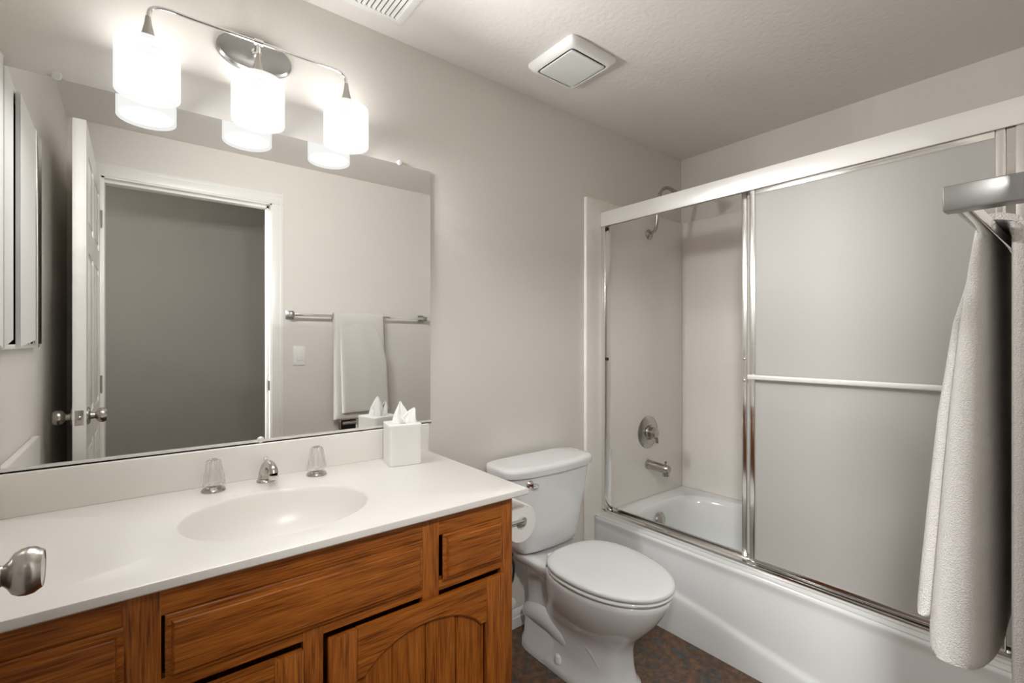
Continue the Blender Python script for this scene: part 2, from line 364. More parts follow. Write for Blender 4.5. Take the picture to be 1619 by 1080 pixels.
front(-.258, -.018, .40, .622, 'drawer_front'); front(-.258, -.018, .14, .37, 'drawer_front')
def cath_door(x0, x1, z0, z1, st):
    """arch-top frame with a recessed plank panel"""
    dr = bpy.data.objects.new('door', None)
    y0, y1 = FY-.021, FY-.0045; xi0, xi1 = x0+st, x1-st; cx = (xi0+xi1)/2; hw = (xi1-xi0)/2
    def arch(x):
        t = min(1, abs(x-cx)/hw)
        return z1-.052-.085*(1-(1-t**2.2)**.8) if t < .86 else z1-.052-.085*(1-(1-.86**2.2)**.8)-.010
    bm = B()
    box(bm, x0, xi0, y0, y1, z0, z1, .003); fr = obj('door', bm, M['oak_v'], cab)
    bm = B(); box(bm, xi1, x1, y0, y1, z0, z1, .003); obj('door_stile', bm, M['oak_v'], fr)
    bpy.data.objects.remove(dr)
    bm = B(); N = 40
    poly = [(xi0, z1-.001)]+[(xi0+(xi1-xi0)*i/N, arch(xi0+(xi1-xi0)*i/N)) for i in range(N+1)]+[(xi1, z1-.001)]
    # quad strip, front and back
    F, K = [], []
    for i in range(N+1):
        x = xi0+(xi1-xi0)*i/N; za = arch(x)
        F.append([bm.verts.new((x, y0+.0005, z1-.001)), bm.verts.new((x, y0+.0005, za+.006)), bm.verts.new((x, y0+.004, za+.001)), bm.verts.new((x, y1, za)), bm.verts.new((x, y1, z1-.001))])
    for a, c in zip(F, F[1:]):
        for k in range(5): bm.faces.new((a[k], a[(k+1) % 5], c[(k+1) % 5], c[k]))
    bm.faces.new(F[0]); bm.faces.new(F[-1])
    obj('door_rail', bm, M['oak_h'], fr, ang=30)
    bm = B(); box(bm, xi0, xi1, y0+.0005, y1, z0+.001, z0+st, .001); obj('door_rail', bm, M['oak_h'], fr)
    bm = B(); npl = max(2, round((xi1-xi0)/.088)); wv = (xi1-xi0)/npl
    for i in range(npl):
        box(bm, xi0+i*wv+.0006, xi0+(i+1)*wv-.0006, y0+.0125, FY-.0008, z0+st-.004, z1-.03, .0035, 1)
    obj('door_panel', bm, M['oak_v'], fr)
    return fr
cath_door(.323, .799, .13, .628, .062); cath_door(.045, .271, .13, .628, .055)

# ---------------------------------------------------------------- basin fittings
t = thing('faucet', 'widespread chrome faucet with two clear fluted acrylic handles behind the oval basin', 'faucet', (.304, -.072, TZ))
for x, y in ((.168, -.078), (.443, -.090)):
    b = B(); lathe(b, [(.030, .0002), (.030, .003), (.027, .008), (.020, .011), (.014, .013), (.012, .016)], (x, y, TZ)); hb = obj('handle', b, M['nickel'], t)
    b = B(); lathe(b, [(.013, .015), (.026, .019), (.0275, .028), (.0265, .038), (.0225, .060), (.0190, .078), (.0175, .084), (.014, .0875)], (x, y, TZ), seg=96, fl=.075, nf=12); obj('crystal_knob', b, M['acrylic'], hb, ang=50, label='clear fluted acrylic knob')
    b = B(); lathe(b, [(.0105, .0872), (.0105, .089), (.009, .090), (0, .0902)], (x, y, TZ), seg=24); obj('cap', b, M['nickel'], hb)
b = B(); lathe(b, [(.026, .0002), (.026, .003), (.022, .007), (.018, .009)], (.304, -.066, TZ))
P = smooth_path([(.304, -.060, TZ+.004), (.304, -.064, TZ+.030), (.305, -.084, TZ+.052), (.306, -.118, TZ+.058), (.306, -.150, TZ+.052), (.306, -.158, TZ+.040)], 6)
tube(b, P, [.021-.009*min(1, i/(len(P)*.55)) for i in range(len(P))], 20); sp_ = obj('spout', b, M['nickel'], t, ang=50)
b = B(); lathe(b, [(.0125, 0), (.0125, .010), (.011, .012)], (.306, -.158, TZ+.026), seg=24); obj('aerator', b, M['chrome'], sp_)
b = B(); lathe(b, [(.003, 0), (.003, .045), (.007, .047), (.0075, .056), (.004, .060)], (.309, -.036, TZ+.008), seg=16); obj('lift_rod', b, M['chrome'], t)

# ---------------------------------------------------------------- wall mirror
t = thing('wall_mirror', 'wide frameless mirror above the backsplash', 'mirror', (.32, -.003, .957))
MX0, MX1, MZ0, MZ1 = -.256, .893, .960, 1.930
b = B(); box(b, MX0, MX1, -.0065, -.0012, MZ0, MZ1, .0012, 1); obj('mirror_glass', b, M['mirror'], t, smooth=False)
b = B(); box(b, MX0, MX1, -.012, -.001, .9555, .9590); box(b, MX0, MX1, -.012, -.0085, .9555, .966); obj('bottom_channel', b, M['alumwhite'], t)
for x, z in ((-.158, 1.930), (.765, 1.930), (.300, .964)):
    b = B(); lathe(b, [(.011, 0), (.011, .008), (.008, .0115), (.004, .0125), (0, .012)], (x, -.0013, z+.004 if z > 1 else z), (0, -1, 0), 24); obj('mirror_clip', b, M['clip'], t)

# ---------------------------------------------------------------- vanity light
t = thing('vanity_light', 'three-lamp chrome vanity light with white drum shades above the mirror', 'wall lamp', (.278, 0, 2.16))
BY = SY; BZ = 2.146
b = B(); rr = []
for ins, y in ((0, -.001), (0, -.012), (.006, -.018), (.030, -.022)):
    rr.append([Vector((.285+(.103-ins)*math.copysign(abs(math.cos(a))**.9, math.cos(a)), y, 2.150+(.055-ins)*math.copysign(abs(math.sin(a))**.9, math.sin(a)))) for a in [2*PI*i/48 for i in range(48)]])
loft(b, rr); obj('back_plate', b, M['bracket'], t)
b = B(); tube(b, smooth_path([(.285, -.020, 2.150), (.284, -.045, 2.150), (.282, -.075, 2.150), (.278, BY, BZ)], 4), .008, 14); lathe(b, [(.014, 0), (.014, .008), (.009, .012)], (.285, -.021, 2.15), (0, -1, 0), 24)
obj('arm', b, M['chrome'], t)
c = .035
b = B(); tube(b, smooth_path([(SX[0], BY, 2.075), (SX[0], BY, BZ-c-.01), (SX[0]+.006, BY, BZ-.012), (SX[0]+c, BY, BZ), (SX[0]+.10, BY, BZ), (SX[1], BY, BZ), (SX[2]-.10, BY, BZ), (SX[2]-c, BY, BZ), (SX[2]-.006, BY, BZ-.012), (SX[2], BY, BZ-c-.01), (SX[2], BY, 2.075)], 8), .0052, 12)
lathe(b, [(.009, -.012), (.009, .012)], (SX[1], BY, BZ), (1, 0, 0), 16)
tube(b, [(SX[1], BY, BZ), (SX[1], BY, 2.075)], .0052, 12)
obj('curved_bar', b, M['chrome'], t, ang=60)
for x in SX:
    b = B(); lathe(b, [(.006, .075), (.0085, .055), (.012, .040), (.017, .022), (.021, .006), (.022, 0), (.022, -.012)], (x, BY, SZ1+.001), seg=28); obj('socket_cap', b, M['nickel'], t)
    b = B(); h = SZ1-SZ0; r = .070
    lathe(b, [(.020, h), (r-.008, h), (r-.002, h-.003), (r, h-.010), (r, .002), (r-.001, 0), (r-.004, 0), (r-.005, .004), (r-.005, h-.012), (.020, h-.006)], (x, BY, SZ0), seg=64, cap0=False, cap1=False)
    s = obj('lamp_shade', b, M['shade'], t, ang=40)
    b = B(); lathe(b, [(r-.0055, .012), (r-.0055, .015), (0, .015)], (x, BY, SZ0), seg=48, cap0=True); obj('diffuser_disc', b, M['diffuser'], s)
    area('lamp_light_down', (x, BY, SZ0+.009), .125, LAMP_DOWN)
    area('lamp_light_up', (x, BY, SZ1+.004), .12, LAMP_UP, (PI, 0, 0))
    sl = bpy.data.lights.new('lamp_spot', 'SPOT'); sl.energy = LAMP_OUT/5; sl.color = (1, .992, .98); sl.spot_size = math.radians(150); sl.spot_blend = .7; sl.shadow_soft_size = 0
    for k in range(5):      # lamp light split into five spots aimed at the room, for softer shadows
        so = bpy.data.objects.new('lamp_spot', sl); C.objects.link(so); so.location = (x+.042*math.cos(k*2.51), BY+.042*math.sin(k*2.51), SZ0+.03+.018*k); so.rotation_euler = Vector((.85, -1, -.48)).to_track_quat('-Z', 'Y').to_euler()

# ---------------------------------------------------------------- medicine cabinet on the left wall
t = thing('medicine_cabinet', 'white medicine cabinet with tall doors on the left wall, seen in the mirror', 'cabinet', (XL, -.30, 1.25))
b = B(); x0, x1 = XL+.001, XL+.010
for a in ((-.62, -.595, 1.25, 1.955), (-.02, -.008, 1.25, 1.955), (-.62, -.008, 1.25, 1.262), (-.62, -.008, 1.943, 1.955), (-.45, -.44, 1.25, 1.955)): box(b, x0, XL+.016, a[0], a[1], a[2], a[3], .001)
obj('cabinet_frame', b, M['plastic'], t)
b = B(); box(b, XL+.0005, XL+.003, -.595, -.02, 1.262, 1.943); obj('cabinet_shade_sheet', b, M['dark'], t)  # black sheet stands in for shade inside the cabinet
def wedge(ya, yb, x):
    bm = B(); p = [(ya, 1.275), (yb, 1.255), (yb, 1.95), (ya, 1.93)]
    r = [[Vector((xx, y, z)) for y, z in p] for xx in (x, x+.010)]; loft(bm, r); return bm
o = obj('cabinet_door', wedge(-.118, -.010, XL+.016), M['plastic'], t)
o = obj('cabinet_door', wedge(-.46, -.215, XL+.016), M['plastic'], t)
b = B(); box(b, XL+.016, XL+.024, -.595, -.475, 1.262, 1.943, .002); obj('mirror_door', b, M['mirror'], t)
for z in (1.33, 1.6, 1.86):
    b = B(); box(b, XL+.003, XL+.022, -.128, -.119, z-.02, z+.02, .001); obj('hinge', b, M['nickel'], t)

# ---------------------------------------------------------------- toilet
TX = 1.369
t = thing('toilet', 'white two-piece toilet between the vanity and the bathtub', 'toilet', (TX, -.40, 0))
def egg(z, hw, yf, yb, ef=2.2, n=72, xo=0):
    cy = yb-(yb-yf)*.42; out = []
    for i in range(n):
        a = 2*PI*i/n; c_, s_ = math.cos(a), math.sin(a)
        e = ef if s_ < 0 else 2.6
        x = hw*math.copysign(abs(c_)**(2/e), c_); y = math.copysign(abs(s_)**(2/e), s_)
        out.append(Vector((TX+xo+x, cy+(y*(yb-cy) if y > 0 else y*(cy-yf)), z)))
    return out
b = B()
loft(b, [egg(z, hw, yf, yb, e) for z, hw, yf, yb, e in (
    (0, .118, -.605, -.12, 3.2), (.012, .120, -.607, -.118, 3.2), (.030, .116, -.602, -.122, 3.2), (.045, .104, -.590, -.13, 3), (.09, .100, -.580, -.15, 3), (.15, .098, -.578, -.17, 2.8), (.19, .102, -.590, -.19, 2.6),
    (.225, .122, -.618, -.22, 2.3), (.26, .143, -.652, -.24, 2.2), (.30, .161, -.685, -.25, 2.15), (.34, .174, -.712, -.25, 2.1), (.375, .181, -.728, -.25, 2.1), (.392, .183, -.732, -.25, 2.1), (.400, .180, -.728, -.252, 2.1))])
# rear column under the tank, with the trapway swelling and the foot
def rr_ring(z, hw, yf, yb, e=4, n=48): return sup(TX, (yf+yb)/2, hw, (yb-yf)/2, z, e, n)
loft(b, [rr_ring(z, hw, yf, yb, 3.5) for z, hw, yf, yb in ((0, .118, -.36, -.075), (.030, .116, -.36, -.078), (.045, .106, -.36, -.082), (.10, .104, -.36, -.085), (.14, .088, -.34, -.09), (.20, .080, -.33, -.09), (.28, .082, -.33, -.085), (.33, .100, -.33, -.07), (.352, .128, -.34, -.055))])
loft(b, [rr_ring(z, hw, yf, yb, 4) for z, hw, yf, yb in ((.345, .118, -.34, -.055), (.352, .128, -.345, -.045), (.375, .140, -.35, -.035), (.392, .145, -.35, -.032), (.400, .141, -.35, -.036))])
for s in (-1, 1):
    P = smooth_path([(TX+s*.035, -.09, .11), (TX+s*.052, -.16, .145), (TX+s*.056, -.26, .150), (TX+s*.054, -.37, .115), (TX+s*.034, -.50, .05)], 6)
    tube(b, P, [.030+.022*math.sin(PI*min(1, .12+i/(len(P)-1)*.88)) for i in range(len(P))], 24)
    P = smooth_path([(TX+s*.100, -.25, .345), (TX+s*.088, -.33, .28), (TX+s*.078, -.42, .20), (TX+s*.068, -.50, .12), (TX+s*.058, -.55, .04)], 6)
    tube(b, P, [.012+.010*math.sin(PI*i/(len(P)-1)) for i in range(len(P))], 16)
obj('bowl', b, M['porcelain'], t, ang=70)
for s in (-1, 1):
    b = B(); lathe(b, [(.017, 0), (.017, .012), (.013, .024), (.006, .029), (0, .030)], (TX+s*.100, -.330, .040), seg=24); obj('bolt_cap', b, M['plastic'], t)
def dring(z, hw, yf, yb, bow, n=72, e=6):
    out = []
    for p in sup(0, (yf+yb)/2, hw, (yb-yf)/2, z, e, n):
        if p.y < (yf+yb)/2: p.y -= bow*(1-min(1, abs(p.x)/hw)**2)
        out.append(Vector((TX+p.x, p.y, z)))
    return out
b = B(); loft(b, [dring(z, hw, yf, -.035, bow) for z, hw, yf, bow in ((.402, .135, -.170, .012), (.412, .158, -.185, .014), (.44, .170, -.190, .016), (.52, .192, -.192, .020), (.62, .216, -.194, .025), (.70, .234, -.196, .028), (.728, .240, -.197, .028))])
obj('tank', b, M['porcelain'], t, ang=50)
b = B(); loft(b, [dring(z, hw, yf, -.026, bow) for z, hw, yf, bow in ((.728, .240, -.200, .028), (.731, .248, -.209, .030), (.750, .251, -.213, .031), (.760, .250, -.211, .031), (.766, .246, -.203, .030), (.768, .225, -.18, .026))])
obj('tank_lid', b, M['porcelain'], t, ang=50)
def lever_bm():
    bm = B(); lx = TX-.145; ly = -.213
    lathe(bm, [(.017, 0), (.017, .006), (.013, .010), (.009, .013), (.007, .020)], (lx, ly+.004, .700), (0, -1, 0), 24)
    tube(bm, smooth_path([(lx, ly-.018, .700), (lx+.008, ly-.021, .699), (lx+.016, ly-.021, .697), (lx+.024, ly-.019, .695)], 4), [.010]*4+[.009]*4+[.007]*5, 12)
    return bm
obj('flush_lever', lever_bm(), M['chrome'], t)
def seat_ring(z, s): return egg(z, .186*s, -.748+.25*(1-s), -.262-.25*(1-s), 2.05)
b = B(); loft(b, [egg(z, hw, yf, yb, 2.05) for z, hw, yf, yb in ((.402, .180, -.730, -.275), (.404, .186, -.737, -.268), (.412, .188, -.740, -.266), (.417, .184, -.735, -.270))]); obj('seat', b, M['porcelain'], t, ang=60)
b = B(); loft(b, [egg(z, hw, yf, yb, 2.05) for z, hw, yf, yb in ((.4195, .182, -.734, -.272), (.422, .188, -.741, -.266), (.432, .190, -.744, -.264), (.438, .186, -.739, -.268), (.442, .174, -.725, -.28), (.444, .14, -.69, -.31), (.445, .06, -.60, -.38))]); obj('seat_lid', b, M['porcelain'], t, ang=60)
for s in (-1, 1):
    b = B(); box(b, TX+s*.075-.016, TX+s*.075+.016, -.282, -.250, .398, .424, .006); obj('lid_hinge', b, M['plastic'], t)
# water supply
t = thing('water_supply_valve', 'chrome stop valve with dark hose low on the wall left of the toilet', 'valve', (1.232, 0, .17))
b = B(); lathe(b, [(.026, .001), (.026, .003), (.010, .012), (.008, .05)], (1.232, 0, .17), (0, -1, 0), 24); lathe(b, [(.011, -.02), (.011, .03)], (1.232, -.058, .17), (0, 0, 1), 20); obj('valve_body', b, M['chrome'], t)
b = B(); lathe(b, [(.008, 0), (.010, .010), (.020, .014), (.020, .024), (.012, .026)], (1.232, -.066, .17), (0, -1, 0), 20); obj('valve_knob', b, M['plastic'], t)
b = B(); tube(b, smooth_path([(1.232, -.058, .198), (1.236, -.060, .225), (1.252, -.068, .26), (1.250, -.076, .32), (1.232, -.085, .365), (1.245, -.10, .402)], 8), .0055, 10); obj('supply_hose', b, M['hose'], t)

# ---------------------------------------------------------------- toilet paper on the vanity side
px, pz, py0, py1 = .915, .728, -.535, -.432
t = thing('toilet_paper_holder', 'chrome toilet paper holder on the vanity side panel', 'paper holder', (FX1, -.48, pz))
for y in (py0-.006, py1+.006):
    b = B(); box(b, FX1-.0005, FX1+.006, y-.012, y+.012, pz-.018, pz+.018, .002); tube(b, [(FX1+.004, y, pz), (px, y, pz)], .0065, 12); lathe(b, [(.011, -.005), (.011, .005)], (px, y, pz), (0, 1, 0), 20)
    obj('bracket', b, M['chrome'], t)
b = B(); tube(b, [(px, py0-.006, pz), (px, py1+.006, pz)], .0085, 14); obj('roller', b, M['chrome'], t)
b = B(); r = .058
lathe(b, [(.020, py0), (r-.002, py0), (r, py0+.002), (r, py1-.002), (r-.002, py1), (.020, py1), (.020, py0)], (px, 0, pz-.011), (0, 1, 0), 48, cap0=False, cap1=False)
loose = [[Vector((px+r+.0002*k, y, pz-.011-z)) for y in (py0+.002, py1-.002)] for k, z in ((0, 0), (1, .03), (1, .07))]
tag(obj('toilet_paper_roll', b, M['paper'], loc=(px, -.48, pz)), 'white toilet paper roll hanging beside the vanity end, near the toilet tank', 'toilet paper')

# ---------------------------------------------------------------- tissue box
bx0, bx1, by0, by1, bz = .668, .782, -.165, -.054, TZ+.135
ang = math.radians(-12); bc = (.725, -.110, 0)
t = thing('tissue_box_cover', 'square off-white tissue box cover on the countertop below the mirror corner', 'tissue box', (.725, -.11, TZ))
bm = B(); s = .056; cxx, cyy = .725, -.110
rg = []
for (z, k, e) in ((TZ+.0005, s-.001, 12), (TZ+.002, s, 12), (TZ+.128, s, 12), (TZ+.134, s+.001, 12), (TZ+.137, s, 12), (TZ+.138, s-.004, 12), (TZ+.138, .030, 2.6), (TZ+.130, .029, 2.6)): rg.append(sup(cxx, cyy, k, k, z, e, 64))
loft(bm, rg, True, False); rot_part(bm, bc, ang); obj('cover', bm, M['plastic'], t, ang=30)
bm = B(); loft(bm, [sup(cxx, cyy, .030, .030, z, 2.6, 48) for z in (TZ+.100, TZ+.101)]); obj('inner_tissues', bm, M['tissue'], t)
bm = B(); TB = TZ+.13; N = 26
def cone(cx, cy, ax, ay, h, lean, seed, spread):
    grid = []
    for j in range(13):
        v = j/12; row = []
        for i in range(N+1):
            a = 2*PI*i/N*.92+seed
            tri = lambda q: 2*abs((q/PI) % 2-1)-1
            rad = (.029*(1-v)**.75*(1 if v > .2 else .8+v)+.001)*(1+.34*tri(3*a+seed)+.16*tri(7*a+2*seed+2*v))
            rad = max(rad, .0015)
            row.append(bm.verts.new((cx+ax*rad*math.cos(a)+lean[0]*v**1.3, cy+ay*rad*math.sin(a)+lean[1]*v**1.3, TB+h*v*(1+.06*math.sin(5*a)))))
        grid.append(row)
    for a_, b_ in zip(grid, grid[1:]):
        for i in range(N): bm.faces.new((a_[i], a_[i+1], b_[i+1], b_[i]))
cone(cxx-.006, cyy, 1.15, .9, .078, (.000, .004), .4, 1); cone(cxx+.006, cyy-.004, 1.25, .8, .056, (.034, -.006), 2.3, 1); cone(cxx+.002, cyy, 1.1, .8, .044, (-.026, -.010), 4.0, 1)
rot_part(bm, bc, ang)
tag(obj('tissue', bm, M['tissue'], loc=(cxx, cyy, TB), ang=22), 'crumpled white tissue sticking up out of the tissue box cover', 'tissue')

# ---------------------------------------------------------------- ceiling fixtures
t = thing('exhaust_fan', 'square white bathroom exhaust fan on the ceiling over the toilet', 'exhaust fan', (1.366, -.305, CZ))
fx, fy = 1.366, -.305
bm = B(); q = .130
loft(bm, [sup(fx, fy, k_, k_, CZ-h, 14, 64) for k_, h in ((q, .0005), (q, .010), (q-.010, .024), (q-.024, .0295), (.102, .0300), (.1005, .0285), (.1005, .006))], False, False); obj('fan_housing', bm, M['plastic'], t)
bm = B(); loft(bm, [sup(fx, fy, .1003, .1003, CZ-h, 14, 64) for h in (.004, .006)]); obj('fan_shade_plate', bm, M['dark'], t)  # black plate puts the shade of the open fan interior into colour
bm = B(); q2 = .093
loft(bm, [sup(fx, fy, k_, k_, CZ-h, 20, 64) for k_, h in ((q2-.001, .0265), (q2, .0275), (q2, .0305), (q2-.002, .032))]); obj('fan_cover', bm, mat('fan_cover_plastic', (.72, .74, .72), .5), t)

t = thing('air_register', 'white slatted air register on the ceiling near the vanity light', 'air vent', (.53, -.22, CZ))
rx0, rx1, ry0, ry1 = .335, .733, -.305, -.082
bm = B(); f = .030
rg = []
for ins, zz in ((0, .0005), (0, .003), (.006, .007), (f-.002, .007), (f, .005), (f, .001)): rg.append([Vector((rx0+ins, ry0+ins, CZ-zz)), Vector((rx1-ins, ry0+ins, CZ-zz)), Vector((rx1-ins, ry1-ins, CZ-zz)), Vector((rx0+ins, ry1-ins, CZ-zz))])
loft(bm, rg, False, False)
obj('register_frame', bm, M['plastic'], t)
bm = B(); box(bm, rx0+f, rx1-f, ry0+f, ry1-f, CZ-.0015, CZ-.0005); obj('register_throat', bm, mat('register_grey', (.22, .22, .23), .7), t)
k = rx0+f+.006
while k < rx1-f:
    bm = B(); box(bm, k-.0055, k+.0055, ry0+f-.001, ry1-f+.001, CZ-.0058, CZ-.0046); rot_part(bm, (k, 0, CZ-.0052), math.radians(28), 'Y'); obj('slat', bm, M['plastic'], t); k += .0165

# ---------------------------------------------------------------- bathtub
UX0, UX1, UY0, UY1, UZ = 1.826, 2.6385, -1.543, -.0015, .385
t = thing('bathtub', 'white alcove bathtub behind the sliding shower doors', 'bathtub', (2.22, -.76, 0))
cx, cy = 2.235, -.765
def tub_ring(z, rx, ryf, ryb, e=5): return sup(cx, cy, rx, ryf, z, e, 128, ryb)
rim = tub_ring(UZ, .335, .655, .660, 4.5)
bm = slab_hole(UX0+.004, UX1, UY0, UY1, UZ, [rim], .02, skirt=False)
tr_ = [tub_ring(z, rx, f_, b_, e) for z, rx, f_, b_, e in ((UZ, .335, .655, .660, 4.5), (UZ-.006, .325, .645, .652, 4.5), (UZ-.03, .313, .62, .643, 4.5), (.22, .295, .56, .630, 4.2), (.12, .275, .50, .615, 4), (.085, .25, .46, .590, 3.6), (.075, .20, .40, .54, 3.2))]
loft(bm, tr_, False, True)
# apron: grid with the swooping raised field
NY, NZ = 60, 44; G = []
for i in range(NY+1):
    y = UY0+(UY1-UY0)*i/NY; row = []
    q_ = -y; zb = .160-.155*(q_-.57)
    for k in range(NZ+1):
        z = UZ*(1-k/NZ)
        s_ = 1/(1+math.exp(-(z-zb)/.004)); x = UX0-.004+.012*s_
        if z > zb: x -= .004*math.sin(PI*min(1, (z-zb)/(UZ-.02-zb)))
        if z > UZ-.050: q2_ = min(1, (z-(UZ-.050))/.050); x -= .010*q2_*q2_*(3-2*q2_); x += .012*max(0, (z-(UZ-.012))/.012)**2
        row.append(bm.verts.new((x, y, z if z < UZ-.0001 else UZ)))
    G.append(row)
for a_, b_ in zip(G, G[1:]):
    for k in range(NZ): bm.faces.new((a_[k], b_[k], b_[k+1], a_[k+1]))
obj('tub_shell', bm, M['tub'], t, ang=60)
b = B(); lathe(b, [(.042, 0), (.042, .004), (.036, .010), (.014, .012), (.005, .015), (0, .015)], (2.215, -.1375, .305), (0, -.985, .17), 32); obj('overflow_plate', b, M['nickel'], t)
b = B(); lathe(b, [(.025, 0), (.025, .003), (.012, .003), (0, .006)], (2.215, -.30, .0755), (0, 0, 1), 24); obj('tub_drain', b, M['chrome'], t)

# ---------------------------------------------------------------- moulded surround
t = thing('tub_surround', 'off-white moulded wall surround lining the bathtub alcove', 'tub surround', (2.2, -.7, .386))
ST = 1.995
b = B(); box(b, 1.93, 2.619, -.020, -.001, .3853, ST, .004); obj('faucet_wall_panel', b, M['surround'], t)
b = B(); box(b, 2.6195, 2.639, -1.544, -.001, .3853, ST, .004); obj('long_wall_panel', b, M['surround'], t)
b = B(); box(b, 1.93, 2.619, -1.544, -1.524, .3853, ST, .004); obj('end_wall_panel', b, M['surround'], t)
def flange(y0, y1, name):
    bm = B(); s = 1 if y0 > -.5 else -1
    box(bm, 1.757, UX0-.008, y0, y1, .001, ST, .008, 3, edges=lambda d_, m_: abs(d_.z) > .9 and m_.x < 1.8)
    box(bm, UX0-.008, 1.9305, y0, y1, .3853, ST, 0)
    return obj(name, bm, M['surround_edge'], t)
flange(-.0225, -.001, 'edge_flange'); flange(-1.544, -1.5235, 'edge_flange')

# ---------------------------------------------------------------- shower enclosure
t = thing('shower_door_frame', 'bright metal sliding door frame along the bathtub rim', 'shower frame', (1.87, -.76, UZ))
HY0, HY1 = -1.5225, -.0235
b = B(); box(b, 1.864, 1.870, HY0, HY1, 1.858, 1.931, .0015); box(b, 1.870, 1.926, HY0, HY1, 1.926, 1.931); box(b, 1.921, 1.926, HY0, HY1, 1.870, 1.926); box(b, 1.891, 1.895, HY0, HY1, 1.899, 1.926)
obj('header_rail', b, M['alumwhite'], t)
b = B(); box(b, 1.860, 1.929, HY0, HY1, UZ+.0005, UZ+.005, .001); box(b, 1.860, 1.864, HY0, HY1, UZ+.004, UZ+.022, .001); box(b, 1.888, 1.868, HY0, HY1, UZ+.004, UZ+.019, .001); box(b, 1.923, 1.929, HY0, HY1, UZ+.004, UZ+.030, .001)
obj('bottom_track', b, M['alum'], t)
for y0, y1 in ((-.048, HY1), (HY0, -1.486)):
    b = B(); box(b, 1.870, 1.921, y0, y1, UZ+.005, 1.870, .002); obj('side_jamb', b, M['alum'], t)
for z in (1.845, 1.18):
    b = B(); box(b, 1.874, 1.888, -.058, -.048, z-.008, z+.008, .003); obj('bumper', b, M['dark'], t)
def door(x, ya, yb, label, bar):
    t = thing('shower_door', label, 'shower door', (x, (ya+yb)/2, .41), 'frosted sliding shower doors')
    z0, z1, st, hd = .409, 1.868, .022, .007
    b = B()
    for a, c_ in ((yb-st, yb), (ya, ya+st)):
        b = B(); box(b, x-hd, x+hd, a, c_, z0, z1, .0035, 3); obj('door_stile', b, M['alum'], t)
    b = B(); box(b, x-hd+.001, x+hd-.001, ya+st, yb-st, z0, z0+.020, .002); obj('door_rail', b, M['alum'], t); b = B(); box(b, x-hd+.001, x+hd-.001, ya+st, yb-st, z1-.030, z1, .002); obj('door_rail', b, M['alum'], t)
    b = B(); box(b, x-.0025, x+.0025, ya+st-.003, yb-st+.003, z0+.016, z1-.026); obj('glass_panel', b, M['frost'], t, smooth=False, label='frosted glass panel')
    if bar:
        s = -1; bx_ = x-.030
        b = B(); box(b, bx_-.005, bx_+.005, ya+.006, yb-.004, 1.124, 1.142, .0035, 3)
        for yy in (yb-.012, ya+.012): box(b, bx_, x-hd+.001, yy-.007, yy+.007, 1.126, 1.140, .002)
        obj('towel_bar', b, M['alumwhite'], t)
    else:
        for z in (1.115, 1.20):
            b = B(); lathe(b, [(.005, 0), (.005, .004), (.002, .006)], (x-hd, yb-.011, z), (-1, 0, 0), 14); obj('screw', b, M['nickel'], t)
door(1.879, -1.468, -.772, 'outer frosted glass shower door carrying the horizontal towel bar', True)
door(1.907, -1.425, -.728, 'inner frosted glass shower door stacked behind the one with the towel bar', False)

# ---------------------------------------------------------------- shower fittings
t = thing('wall_shower', 'chrome gooseneck shower head high on the faucet wall of the alcove', 'shower head', (2.28, -.02, 1.88))
b = B(); lathe(b, [(.030, .0005), (.030, .004), (.022, .012), (.012, .016)], (2.28, -.020, 1.878), (0, -1, 0), 28); obj('wall_flange', b, M['nickel'], t)
b = B(); tube(b, smooth_path([(2.28, -.024, 1.878), (2.28, -.060, 1.895), (2.275, -.078, 1.95), (2.27, -.085, 2.03), (2.262, -.11, 2.090), (2.25, -.15, 2.105), (2.24, -.19, 2.085), (2.235, -.215, 2.06)], 6), .0095, 14); obj('arm', b, M['nickel'], t)
b = B(); lathe(b, [(.012, -.01), (.014, .008), (.018, .014), (.033, .040), (.036, .052), (.032, .056), (0, .055)], (2.234, -.218, 2.058), (-.05, -.55, -.8), 28); obj('shower_head', b, M['nickel'], t)
t = thing('shower_valve', 'round chrome shower valve on the alcove wall above the tub spout', 'valve', (2.27, -.02, .757))
b = B(); lathe(b, [(.092, .0005), (.092, .003), (.085, .008), (.060, .014), (.042, .016), (.040, .026)], (2.27, -.020, .757), (0, -1, 0), 48); obj('trim_plate', b, M['nickel'], t)
b = B(); lathe(b, [(.030, .026), (.032, .034), (.030, .052), (.022, .060), (0, .061)], (2.27, -.020, .757), (0, -1, 0), 32, fl=.04, nf=6); tube(b, [(2.27, -.066, .757), (2.285, -.070, .725), (2.288, -.070, .70)], .008, 12); obj('valve_handle', b, M['nickel'], t)
t = thing('tub_spout', 'chrome tub spout on the alcove wall below the round valve', 'tub spout', (2.27, -.02, .575))
b = B(); lathe(b, [(.028, .0005), (.028, .010), (.025, .012), (.024, .11), (.023, .130), (.019, .138), (0, .139)], (2.27, -.020, .575), (0, -1, -.04), 32); lathe(b, [(.020, 0), (.018, .036), (.014, .036)], (2.27, -.135, .568), (0, -.05, -1), 24); obj('spout_body', b, M['nickel'], t)
b = B(); lathe(b, [(.004, 0), (.004, .014), (.007, .016), (.007, .022)], (2.27, -.135, .590), (0, 0, 1), 14); obj('diverter_knob', b, M['nickel'], t)

